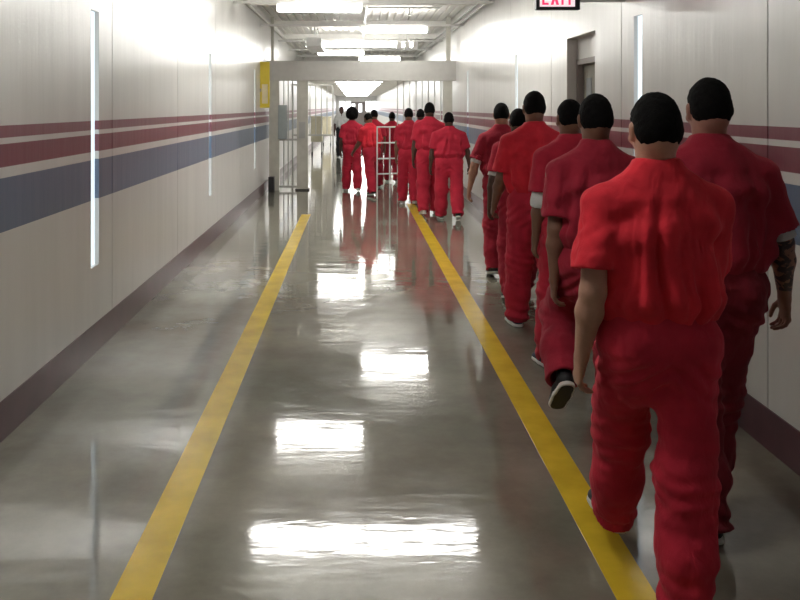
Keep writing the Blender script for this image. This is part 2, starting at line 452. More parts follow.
# duct pieces above the beam
tag(MB().box(-1.05, -0.72, 18.2, 20.4, 2.98, 3.17).box(-0.9, -0.87, 18.6, 18.63, 3.17, CEIL + 0.04).box(-0.9, -0.87, 20.1, 20.13, 3.17, CEIL + 0.04).build('air_duct', M['whitemetal'], bevel=0.01), 'short grey sheet metal duct above the left part of the beam', 'duct')
for i, x in enumerate((0.98, 1.16, 1.34)):
    o = empty('junction_box', (x, 18.9, 2.98))
    tag(o, 'small grey junction box above the right part of the beam, %s' % ['left of the three', 'middle of the three', 'right of the three'][i], 'junction box', 'junction boxes above the beam')
    MB().box(-0.055, 0.055, -0.04, 0.04, -0.02, 0.14).build('box', M['whitemetal'], o, bevel=0.006)
    MB().cyl((0, 0, 0.14), (0, 0, 0.56), 0.012).build('drop_pipe', M['whitemetal'], o)

# ------------------------------------------------------------------ portal
PY = 17.2
g = empty('gate_portal', (0, PY, 0))
tag(g, 'grey steel gateway across the corridor with wide header beam and posts', 'gateway')
def pp(name, mat, *boxes, **kw):
    mb = MB()
    for b_ in boxes: mb.box(*b_)
    return mb.build(name, mat, kw.get('parent', g), bevel=kw.get('bevel', 0))
pp('header_beam', M['beam'], (XL, XR, -0.12, 0.12, 2.21, 2.61))
pp('post', M['post'], (-1.73, -1.53, -0.09, 0.09, 0, 2.21))
p = pp('post', M['post'], (-1.17, -0.95, -0.09, 0.09, 0, 2.21))
pp('base_plate', M['dark'], (-1.2, -0.92, -0.12, 0.12, 0, 0.03), parent=p)
pp('lock_plate', M['steel'], (-1.13, -1.0, -0.10, -0.09, 1.05, 1.38), parent=p)
pp('post', M['post'], (1.78, 1.96, -0.09, 0.09, 0, 2.21))
pp('hanger', M['post'], (-1.70, -1.64, -0.03, 0.03, 2.61, CEIL))
pp('hanger', M['post'], (1.84, 1.93, -0.05, 0.05, 2.61, CEIL))
# side grille on the left
pp('rail', M['bars'], (-1.53, -1.17, -0.02, 0.02, 0.05, 0.09))
pp('rail', M['bars'], (-1.53, -1.17, -0.02, 0.02, 1.0, 1.04))
for x in (-1.44, -1.35, -1.26):
    MB().cyl((x, 0, 0.05), (x, 0, 2.21), 0.011).build('bar', M['bars'], g, smooth=False)
lb = pp('lock_box', M['greybox'], (-1.55, -1.37, -0.10, 0.04, 1.03, 1.72), bevel=0.01)
# barred grille on the right
pp('rail', M['bars'], (0.86, 1.78, -0.02, 0.02, 0.06, 0.10))
pp('rail', M['bars'], (0.86, 1.78, -0.02, 0.02, 1.08, 1.12))
x = 0.86
while x < 1.78:
    MB().cyl((x, 0, 0.06), (x, 0, 2.21), 0.012, n=10).build('bar', M['bars'], g)
    x += 0.125
# barred fence further back, left
f2 = empty('barred_fence', (-1.05, 24.0, 0))
tag(f2, 'section of grey vertical bars by the left wall beyond the gateway', 'fence')
for x in np.arange(-0.7, 0.45, 0.16):
    MB().cyl((x, 0, 0.9), (x, 0, 2.30), 0.014, n=8).build('bar', M['beam'], f2)
MB().box(-0.73, 0.45, -0.02, 0.02, 2.28, 2.33).build('rail', M['beam'], f2)
MB().box(-0.73, 0.45, -0.02, 0.02, 0.86, 0.91).build('rail', M['beam'], f2)
MB().box(-0.73, -0.69, -0.02, 0.02, 0, 2.33).build('post', M['beam'], f2)
MB().box(0.41, 0.45, -0.02, 0.02, 0, 2.33).build('post', M['beam'], f2)
# white ladder-like railing in the gate opening
r_ = empty('railing', (0.66, 15.7, 0), R(20))
tag(r_, 'low white tubular railing with four crossbars beside the gateway opening', 'railing')
for x in (-0.27, -0.02, 0.27):
    MB().cyl((x, 0, 0), (x, 0, 1.32), 0.014, n=10).build('post', M['whitemetal'], r_)
for z in (0.45, 0.73, 1.02, 1.31):
    MB().cyl((-0.27, 0, z), (0.27, 0, z), 0.014, n=10).build('crossbar', M['whitemetal'], r_)
tag(MB().box(-1.71, -1.6, 16.75, 16.95, 0, 0.3).build('door_stop', M['dark'], bevel=0.01), 'small black box on the floor at the foot of the left wall post', 'box')
# yellow hanging sign on left wall
sg = empty('wall_sign', (XL, 15.9, 1.665))
tag(sg, 'tall narrow yellow sign sticking out from the left wall before the gateway', 'sign')
MB().box(0.005, 0.185, -0.012, 0.012, 0.0, 0.86).build('panel', M['signyellow'], sg, bevel=0.004)
MB().box(0.04, 0.15, -0.0135, -0.012, 0.08, 0.44).build('pale_band', M['signpale'], sg)
MB().box(0.0, 0.03, -0.03, 0.03, 0.3, 0.36).build('bracket', M['steel'], sg)
# cream carts
def cart(loc, s, lab):
    o = empty('cart', loc)
    tag(o, lab, 'cart', 'cream carts along the left wall')
    MB().box(-0.2 * s, 0.2 * s, -0.3 * s, 0.3 * s, 0.46 * s, 1.34 * s).build('body', M['cream'], o, bevel=0.03)
    MB().box(-0.215 * s, 0.215 * s, -0.315 * s, 0.315 * s, 1.32 * s, 1.36 * s).build('lid', M['cream'], o, bevel=0.01)
    for sx in (-1, 1):
        for sy in (-1, 1):
            l = MB().box(sx * 0.17 * s - 0.015, sx * 0.17 * s + 0.015, sy * 0.25 * s - 0.015, sy * 0.25 * s + 0.015, 0.08, 0.46 * s).build('leg', M['steel'], o)
            MB().cyl((sx * 0.17 * s - 0.015, sy * 0.25 * s, 0.05), (sx * 0.17 * s + 0.015, sy * 0.25 * s, 0.05), 0.05).build('caster', M['dark'], l)
cart((-1.34, 30.0, 0), 1.0, 'cream box on a wheeled stand by the left wall, the nearer one')
cart((-1.25, 38.0, 0), 0.92, 'cream box on a wheeled stand by the left wall, the farther one')

# EXIT sign, flag mounted off the right wall
ex = empty('exit_sign', (1.53, 6.4, 2.41))
tag(ex, 'EXIT sign with red letters in a black frame mounted off the right wall', 'sign')
MB().box(-0.172, 0.158, -0.03, 0.03, 0.0, 0.22).build('housing', M['dark'], ex, bevel=0.004)
MB().box(-0.145, 0.118, -0.033, -0.029, 0.022, 0.195).build('face', M['exitface'], ex)
def exit_letters(mb):
    h0, h1, t = 0.035, 0.182, 0.016
    Y_ = (-0.036, -0.033)
    def bar(x0, x1, z0, z1): mb.box(x0, x1, Y_[0], Y_[1], z0, z1)
    def diag(xa, za, xb, zb, w):
        vs = []
        for yy in Y_:
            for (xx, zz) in ((xa, za), (xa + w, za), (xb + w, zb), (xb, zb)):
                vs.append(mb.bm.verts.new((xx, yy, zz)))
        for f in ((0, 1, 2, 3), (7, 6, 5, 4), (0, 4, 5, 1), (1, 5, 6, 2), (2, 6, 7, 3), (3, 7, 4, 0)):
            mb.bm.faces.new([vs[i] for i in f])
    zm = (h0 + h1) / 2
    bar(-0.128, -0.128 + t, h0, h1)                      # E
    for z in (h0, zm - t / 2, h1 - t): bar(-0.128, -0.080, z, z + t)
    diag(-0.064, h0, -0.022, h1, t + 0.004); diag(-0.022, h0, -0.064, h1, t + 0.004)   # X
    bar(0.016, 0.016 + t, h0, h1)                        # I
    bar(0.048, 0.106, h1 - t, h1); bar(0.069, 0.069 + t, h0, h1)      # T
mb = MB(); exit_letters(mb); mb.build('letters', M['exitred'], ex)
MB().box(0.158, XR - 1.53, -0.02, 0.02, 0.06, 0.20).build('mounting_arm', M['whitemetal'], ex, bevel=0.004)

# ------------------------------------------------------------------ SDF modelling
def smin(a, b, k):
    h = np.maximum(k - np.abs(a - b), 0) / k
    return np.minimum(a, b) - h * h * k * 0.25

class Field:
    def __init__(self, lo, hi, h):
        self.h = h
        self.lo = np.array(lo, float) - 2 * h
        self.n = np.ceil((np.array(hi) - self.lo) / h).astype(int) + 3
        self.F = np.full(self.n, 1.0, np.float32)
        self.ax = [(self.lo[i] + np.arange(self.n[i]) * h).astype(np.float32) for i in range(3)]
    def region(self, lo, hi):
        a = np.clip(np.floor((lo - self.lo) / self.h).astype(int), 0, self.n)
        b = np.clip(np.ceil((hi - self.lo) / self.h).astype(int) + 1, 0, self.n)
        return tuple(slice(a[i], b[i]) for i in range(3))
    def dist(self, a, b, ra, rb, Rm, sl):
        X = self.ax[0][sl[0]][:, None, None]; Y = self.ax[1][sl[1]][None, :, None]; Z = self.ax[2][sl[2]][None, None, :]
        ab = b - a; L2 = float(ab @ ab)
        if L2 < 1e-10:
            t = 0.0; px = X - a[0]; py = Y - a[1]; pz = Z - a[2]
            r = [np.float32(ra[i]) for i in range(3)]
        else:
            t = np.clip(((X - a[0]) * ab[0] + (Y - a[1]) * ab[1] + (Z - a[2]) * ab[2]) / L2, 0, 1)
            px = X - a[0] - t * ab[0]; py = Y - a[1] - t * ab[1]; pz = Z - a[2] - t * ab[2]
            r = [ra[i] + t * (rb[i] - ra[i]) for i in range(3)]
        k0 = 0; k1 = 0
        for i in range(3):
            q = px * Rm[0, i] + py * Rm[1, i] + pz * Rm[2, i]
            q = q / r[i]
            k0 = k0 + q * q
            k1 = k1 + (q / r[i]) ** 2
        k0 = np.sqrt(k0); k1 = np.sqrt(k1) + 1e-9
        d = k0 * (k0 - 1) / k1
        return np.where(k0 < 1e-3, -min(ra.min(), rb.min()), d).astype(np.float32)
    def add(self, a, b, ra, rb=None, Rm=None, k=0.02, sub=False):
        a = np.array(a, float); b = np.array(b, float)
        ra = np.array([ra] * 3 if np.isscalar(ra) else ra, float)
        rb = ra if rb is None else np.array([rb] * 3 if np.isscalar(rb) else rb, float)
        if Rm is None: Rm = np.eye(3)
        m = max(ra.max(), rb.max()) + k + 3 * self.h
        sl = self.region(np.minimum(a, b) - m, np.maximum(a, b) + m)
        if any(s.stop <= s.start for s in sl): return
        d = self.dist(a, b, ra, rb, Rm, sl)
        if sub:
            self.F[sl] = -smin(-self.F[sl], d, max(k, 1e-4))
        else:
            self.F[sl] = smin(self.F[sl], d, max(k, 1e-4))
    def cut(self, p, nrm, lo=None, hi=None):
        """remove what lies on the +nrm side of the plane, inside the box"""
        lo = self.lo if lo is None else np.array(lo, float); hi = self.lo + self.n * self.h if hi is None else np.array(hi, float)
        sl = self.region(lo, hi)
        X = self.ax[0][sl[0]][:, None, None]; Y = self.ax[1][sl[1]][None, :, None]; Z = self.ax[2][sl[2]][None, None, :]
        d = (X - p[0]) * nrm[0] + (Y - p[1]) * nrm[1] + (Z - p[2]) * nrm[2]
        self.F[sl] = np.maximum(self.F[sl], d.astype(np.float32))
    def displace(self, fn, band=0.05):
        idx = np.nonzero(np.abs(self.F) < band)
        P = np.stack([self.ax[i][idx[i]] for i in range(3)], 1)
        self.F[idx] += fn(P).astype(np.float32)
    def mesh(self, name, smooth=1):
        F = self.F
        I = F < 0
        c = None
        cnt = np.zeros(tuple(self.n - 1), np.int8)
        for dx in (0, 1):
            for dy in (0, 1):
                for dz in (0, 1):
                    cnt += I[dx:dx + self.n[0] - 1, dy:dy + self.n[1] - 1, dz:dz + self.n[2] - 1]
        act = (cnt > 0) & (cnt < 8)
        ci = np.argwhere(act)
        idm = np.full(act.shape, -1, np.int32); idm[act] = np.arange(len(ci))
        acc = np.zeros((len(ci), 3)); num = np.zeros(len(ci))
        corner = [(dx, dy, dz) for dx in (0, 1) for dy in (0, 1) for dz in (0, 1)]
        for axis in range(3):
            for u in (0, 1):
                for v in (0, 1):
                    o = [0, 0, 0]; others = [i for i in range(3) if i != axis]
                    o[others[0]] = u; o[others[1]] = v
                    p = ci + o; q = p.copy(); q[:, axis] += 1
                    fp = F[p[:, 0], p[:, 1], p[:, 2]]; fq = F[q[:, 0], q[:, 1], q[:, 2]]
                    m = (fp < 0) != (fq < 0)
                    t = np.where(m, fp / np.where(m, fp - fq, 1), 0)
                    pos = p.astype(float); pos[:, axis] += t
                    acc[m] += pos[m]; num[m] += 1
        V = acc / num[:, None]
        quads = []
        for axis in range(3):
            sl0 = [slice(1, -1)] * 3; sl1 = [slice(1, -1)] * 3
            sl0[axis] = slice(0, -1); sl1[axis] = slice(1, None)
            A = I[tuple(sl0)]; B = I[tuple(sl1)]
            e = np.argwhere(A != B)
            off = [1, 1, 1]; off[axis] = 0
            g_ = e + off
            flip = A[e[:, 0], e[:, 1], e[:, 2]]
            u, v = [(1, 2), (2, 0), (0, 1)][axis]
            def cell(du, dv):
                c_ = g_.copy(); c_[:, u] -= du; c_[:, v] -= dv
                return idm[c_[:, 0], c_[:, 1], c_[:, 2]]
            q = np.stack([cell(1, 1), cell(0, 1), cell(0, 0), cell(1, 0)], 1)
            q[~flip] = q[~flip][:, ::-1]
            quads.append(q)
        Q = np.concatenate(quads); Q = Q[(Q >= 0).all(1)]
        for _ in range(smooth):
            s = np.zeros_like(V); w = np.zeros(len(V))
            for i in range(4):
                j = (i + 1) % 4
                np.add.at(s, Q[:, i], V[Q[:, j]]); np.add.at(w, Q[:, i], 1)
                np.add.at(s, Q[:, j], V[Q[:, i]]); np.add.at(w, Q[:, j], 1)
            V = 0.5 * V + 0.5 * s / np.maximum(w, 1)[:, None]
        V = V * self.h + self.lo
        me = bpy.data.meshes.new(name)
        me.vertices.add(len(V)); me.vertices.foreach_set('co', V.astype(np.float32).ravel())
        me.loops.add(len(Q) * 4); me.loops.foreach_set('vertex_index', Q.astype(np.int32).ravel())
        me.polygons.add(len(Q)); me.polygons.foreach_set('loop_start', np.arange(0, len(Q) * 4, 4, dtype=np.int32))
        me.polygons.foreach_set('use_smooth', np.ones(len(Q), bool))
        me.update(calc_edges=True)
        me.validate()
        return me

def vnoise(P, seed=0):
    i = np.floor(P).astype(np.int64); f = P - i; f = f * f * (3 - 2 * f)
    def hsh(a):
        n_ = (a[:, 0] * 73856093) ^ (a[:, 1] * 19349663) ^ (a[:, 2] * 83492791) ^ (seed * 2654435761)
        n_ = (n_ ^ (n_ >> 13)) * 1274126177
        n_ = n_ & 0x7fffffff
        n_ = (n_ ^ (n_ >> 16))
        return (n_ % 10007) / 10007.0
    r = 0
    for dx in (0, 1):
        for dy in (0, 1):
            for dz in (0, 1):
                w = (f[:, 0] if dx else 1 - f[:, 0]) * (f[:, 1] if dy else 1 - f[:, 1]) * (f[:, 2] if dz else 1 - f[:, 2])
                r = r + w * hsh(i + np.array([dx, dy, dz]))
    return r * 2 - 1

def rotx(a):
    c, s = math.cos(a), math.sin(a); return np.array([[1, 0, 0], [0, c, -s], [0, s, c]])
def rotz(a):
    c, s = math.cos(a), math.sin(a); return np.array([[c, -s, 0], [s, c, 0], [0, 0, 1]])
def frame(d, side):
    """columns: side-ish, front-ish, along d"""
    d = np.array(d, float); d /= np.linalg.norm(d)
    s = np.array(side, float); s -= d * (s @ d); s /= np.linalg.norm(s)
    return np.stack([s, np.cross(d, s), d], 1)
def nrm(v):
    v = np.array(v, float); return v / np.linalg.norm(v)

def pose(p):
    """joint positions in the person's frame: x right, y forward, z up"""
    s = p['H'] / 1.73; w = p.get('w', 1.0); J = {}
    hipz = 0.90 * s
    for side, sg_ in (('L', -1), ('R', 1)):
        a, k, ab, fp = p['leg' + side]      # hip angle, knee flex, abduction, foot pitch (deg)
        a, k, ab, fp = R(a), R(k), R(ab), R(fp)
        hip = np.array([sg_ * 0.092 * w * s, 0, hipz])
        t = np.array([sg_ * math.sin(ab), math.sin(a), -math.cos(a)]); t = nrm(t)
        kn = hip + 0.43 * s * t
        t2 = nrm([sg_ * math.sin(ab), math.sin(a - k), -math.cos(a - k)])
        an = kn + 0.40 * s * t2
        fd = nrm([sg_ * 0.12, math.cos(fp), math.sin(fp)])
        up = nrm([0, -math.sin(fp), math.cos(fp)])
        J['hip' + side], J['kn' + side], J['an' + side], J['fd' + side], J['fu' + side] = hip, kn, an, fd, up
    lowest = 9
    for side in 'LR':
        heel = J['an' + side] - J['fd' + side] * 0.065 * s - J['fu' + side] * 0.075 * s
        toe = J['an' + side] + J['fd' + side] * 0.185 * s - J['fu' + side] * 0.075 * s
        lowest = min(lowest, heel[2], toe[2])
    dz = -lowest
    for k_ in list(J):
        if k_[:2] in ('hi', 'kn', 'an'): J[k_] = J[k_] + [0, 0, dz]
    hz = hipz + dz
    base = np.array([0, 0, hz]); Ls = rotx(-R(p.get('lean', 3))) @ rotz(R(p.get('twist', 0)))
    J['Ls'] = Ls; J['base'] = base
    def T(v): return base + Ls @ (np.array(v) * s)
    J['T'] = T
    J['pel'] = T((0, 0, 0.06)); J['waist'] = T((0, 0.005, 0.18)); J['chest'] = T((0, 0.0, 0.38)); J['nb'] = T((0, -0.012, 0.555))
    J['neck'] = T((0, 0.004, 0.605))
    Hs = Ls @ rotz(R(p.get('hturn', 0))) @ rotx(-R(p.get('hnod', 0)))
    J['Hs'] = Hs; J['headc'] = T((0, 0.004, 0.602))
    J['hd'] = lambda v: J['headc'] + Hs @ (np.array(v) * s)
    for side, sg_ in (('L', -1), ('R', 1)):
        sw, ab, el = [R(v) for v in p['arm' + side]]
        sh = T((sg_ * 0.182 * w, -0.005, 0.449))
        d1 = nrm([sg_ * math.sin(ab), math.sin(sw) * math.cos(ab), -math.cos(sw) * math.cos(ab)])
        elb = sh + 0.285 * s * d1
        d2 = nrm([sg_ * math.sin(ab) * 0.55, math.sin(sw + el), -math.cos(sw + el)])
        wr_ = elb + 0.245 * s * d2
        J['sh' + side], J['el' + side], J['wr' + side], J['d1' + side], J['d2' + side] = sh, elb, wr_, d1, d2
    J['s'] = s; J['w'] = w
    return J

def bounds(J, pad=0.12):
    pts = [v for k_, v in J.items() if isinstance(v, np.ndarray) and v.shape == (3,) and k_[:2] in ('hi', 'kn', 'an', 'pe', 'wa', 'ch', 'nb', 'ne', 'he', 'sh', 'el', 'wr')]
    return np.min(pts, 0) - pad, np.max(pts, 0) + pad

def build_body(J, h, fingers=True):
    s, w = J['s'], J['w']
    lo, hi = bounds(J, 0.20); hi[2] = J['headc'][2] + 0.24
    f = Field(lo, hi, h)
    T = J['T']; Ls = J['Ls']; Hs = J['Hs']; hd = J['hd']
    # trunk (slim, it is under the clothes)
    f.add(T((-0.06 * w, 0, 0.03)), T((0.06 * w, 0, 0.03)), np.array((0.085, 0.085, 0.09)) * s, None, Ls, 0.03)
    f.add(T((0, 0, 0.05)), T((0, 0.005, 0.2)), np.array((0.13 * w, 0.085, 0.08)) * s, np.array((0.125 * w, 0.08, 0.08)) * s, Ls, 0.04)
    f.add(T((0, 0.005, 0.2)), T((0, 0, 0.42)), np.array((0.125 * w, 0.08, 0.08)) * s, np.array((0.145 * w, 0.09, 0.08)) * s, Ls, 0.04)
    v0 = lambda *a: np.array(a) * s
    f.add(J['shL'] - Ls @ v0(0, 0, 0.03), J['shR'] - Ls @ v0(0, 0, 0.03), 0.045 * s, None, None, 0.05)
    f.add(T((0, -0.015, 0.48)), J['neck'], 0.056 * s, 0.053 * s, None, 0.04)
    f.add(J['neck'], hd((0, 0.0, 0.05)), 0.053 * s, 0.056 * s, None, 0.03)
    for side, sg_ in (('L', -1), ('R', 1)):
        f.add(J['nb'] - Ls @ v0(0, -0.008, 0.04), J['sh' + side] - Ls @ v0(0, 0, 0.012), 0.036 * s, 0.044 * s, None, 0.05)
        A, B, Cc = J['sh' + side], J['el' + side], J['wr' + side]
        f.add(A, B, 0.052 * s, 0.040 * s, None, 0.03)
        mid = B + (Cc - B) * 0.3
        f.add(B, mid, 0.040 * s, 0.043 * s, None, 0.02)
        R2 = frame(J['d2' + side], (0, 1, 0))
        f.add(mid, Cc, 0.043 * s, np.array((0.029, 0.022, 0.026)) * s, R2, 0.02)
        # legs
        hp, kn, an = J['hip' + side], J['kn' + side], J['an' + side]
        f.add(hp, kn, 0.078 * s, 0.05 * s, None, 0.03)
        f.add(kn, kn + (an - kn) * 0.35, 0.05 * s, 0.054 * s, None, 0.02)
        f.add(kn + (an - kn) * 0.35, an, 0.054 * s, 0.034 * s, None, 0.02)
        f.add(an - J['fd' + side] * 0.03 * s - J['fu' + side] * 0.03 * s, an + J['fd' + side] * 0.13 * s - J['fu' + side] * 0.045 * s, 0.03 * s, 0.022 * s, None, 0.02)
        # hand: e along the arm, tdir towards the thumb (forward), nn palm normal (towards the thigh)
        e = nrm(J['d2' + side]); tdir = nrm(np.array([0.0, 1, 0.1]) - e * (np.array([0.0, 1, 0.1]) @ e)); nn = np.cross(e, tdir) * (1)
        if nn[0] * sg_ > 0: nn = -nn
        Rh = np.stack([tdir, nn, e], 1)
        if np.linalg.det(Rh) < 0: Rh[:, 1] *= -1
        f.add(Cc, Cc + e * 0.03 * s, np.array((0.029, 0.021, 0.026)) * s, np.array((0.032, 0.016, 0.02)) * s, Rh, 0.012)
        f.add(Cc + e * 0.03 * s, Cc + e * 0.082 * s, np.array((0.034, 0.016, 0.018)) * s, np.array((0.039, 0.013, 0.014)) * s, Rh, 0.012)
        rf = max(0.0085 * s, h * 0.95) if fingers else max(0.011, h * 0.9)
        for q, (off, ln) in enumerate(((0.029, 0.070), (0.010, 0.078), (-0.010, 0.073), (-0.029, 0.056))):
            base_ = Cc + e * (0.082 - abs(off) * 0.12) * s + tdir * off * s * 1.02
            ang = R(18 + 6 * q); pt = base_
            dirv = e
            for seg, (fr_, dg) in enumerate(((0.46, 18 + 5 * q), (0.30, 34), (0.24, 26))):
                cs = R(dg); ax_n = nn
                dirv = nrm(dirv * math.cos(cs) + (nn if seg == 0 else nrm(np.cross(tdir, dirv)) * (1 if np.cross(tdir, dirv) @ nn > 0 else -1)) * math.sin(cs))
                q2 = pt + dirv * ln * fr_ * s
                f.add(pt, q2, rf * (1.05 - 0.08 * seg), rf * (0.98 - 0.09 * seg), None, 0.004)
                pt = q2
        b0 = Cc + e * 0.022 * s + tdir * 0.024 * s
        b1 = b0 + nrm(e * 0.75 + tdir * 0.55 + nn * 0.4) * 0.042 * s
        b2 = b1 + nrm(e * 0.95 + tdir * 0.22 + nn * 0.35) * 0.030 * s
        b3 = b2 + nrm(e * 1.0 - tdir * 0.05 + nn * 0.3) * 0.022 * s
        f.add(b0, b1, rf * 1.6, rf * 1.2, None, 0.01); f.add(b1, b2, rf * 1.2, rf * 1.05, None, 0.004); f.add(b2, b3, rf * 1.05, rf * 0.9, None, 0.004)
    # head
    v = lambda *a: np.array(a) * s
    f.add(hd((0, -0.012, 0.115)), hd((0, 0.0, 0.115)), v(0.073, 0.092, 0.098), None, Hs, 0.02)
    f.add(hd((0, 0.035, 0.045)), hd((0, 0.042, 0.03)), v(0.058, 0.058, 0.058), v(0.045, 0.045, 0.04), Hs, 0.03)
    f.add(hd((0, 0.068, 0.0)), hd((0, 0.068, 0.0)), v(0.026, 0.024, 0.022), None, Hs, 0.025)
    f.add(hd((-0.03, 0.076, 0.115)), hd((0.03, 0.076, 0.115)), v(0.02, 0.014, 0.011), None, Hs, 0.015)      # brow
    f.add(hd((0, 0.090, 0.095)), hd((0, 0.108, 0.062)), 0.009 * s, 0.014 * s, None, 0.012)                  # nose
    for sg_ in (-1, 1):
        f.add(hd((sg_ * 0.011, 0.098, 0.058)), hd((sg_ * 0.012, 0.096, 0.058)), 0.009 * s, None, None, 0.008)
        f.add(hd((sg_ * 0.032, 0.098, 0.092)), hd((sg_ * 0.032, 0.099, 0.092)), v(0.018, 0.014, 0.011), None, Hs, 0.008, sub=True)   # sockets
        f.add(hd((sg_ * 0.045, 0.062, 0.065)), hd((sg_ * 0.045, 0.062, 0.065)), v(0.024, 0.022, 0.02), None, Hs, 0.02)  # cheek
        te = max(0.0085 * s, h * 0.9)
        f.add(hd((sg_ * 0.079, -0.004, 0.098)), hd((sg_ * 0.075, 0.004, 0.066)), np.array((te, 0.018 * s, 0.022 * s)), np.array((te, 0.011 * s, 0.013 * s)), Hs, 0.008)
    f.add(hd((-0.014, 0.093, 0.036)), hd((0.014, 0.093, 0.036)), v(0.012, 0.009, 0.006), None, Hs, 0.004)
    f.add(hd((-0.012, 0.091, 0.025)), hd((0.012, 0.091, 0.025)), v(0.012, 0.009, 0.007), None, Hs, 0.004)
    f.add(hd((0, 0.0, 0.02)), hd((0, -0.035, 0.055)), 0.05 * s, 0.06 * s, None, 0.03)
    return f.mesh('body', 1)

def build_hair(J, h, afro=0.0, seed=1, th=0.005):
    s = J['s']; hd = J['hd']; Hs = J['Hs']
    c = hd((0, 0, 0.12)); f = Field(c - 0.2, c + 0.2, h)
    v = lambda *a: np.array(a) * s
    g = th + afro
    f.add(hd((0, -0.012, 0.117 + afro * 0.3)), hd((0, 0.0, 0.117 + afro * 0.3)), v(0.073 + g, 0.092 + g, 0.098 + g), None, Hs, 0.005)
    f.add(hd((0, -0.030, 0.045)), hd((0, -0.045, 0.08)), v(0.052 + g * .6, 0.045 + g * .6, 0.05), v(0.068 + g * .6, 0.05 + g * .6, 0.05), Hs, 0.03)
    # hairline: face side and below the nape cut away
    f.cut(hd((0, 0.052 + afro, 0.165)), Hs @ nrm((0, 0.80, -0.60)))
    f.cut(hd((0, -0.06, 0.022)), Hs @ nrm((0, 0.25, -0.97)))
    # free the ears
    for sg_ in (-1, 1):
        f.add(hd((sg_ * 0.088, 0.03, 0.045)), hd((sg_ * 0.088, 0.012, 0.085)), v(0.03, 0.028, 0.03), v(0.03, 0.024, 0.024), Hs, 0.004, sub=True)
    f.displace(lambda P: 0.0022 * vnoise(P / 0.011, seed) + (afro > 0) * 0.008 * vnoise(P / 0.03, seed + 3), 0.03)
    return f.mesh('hair', 1)

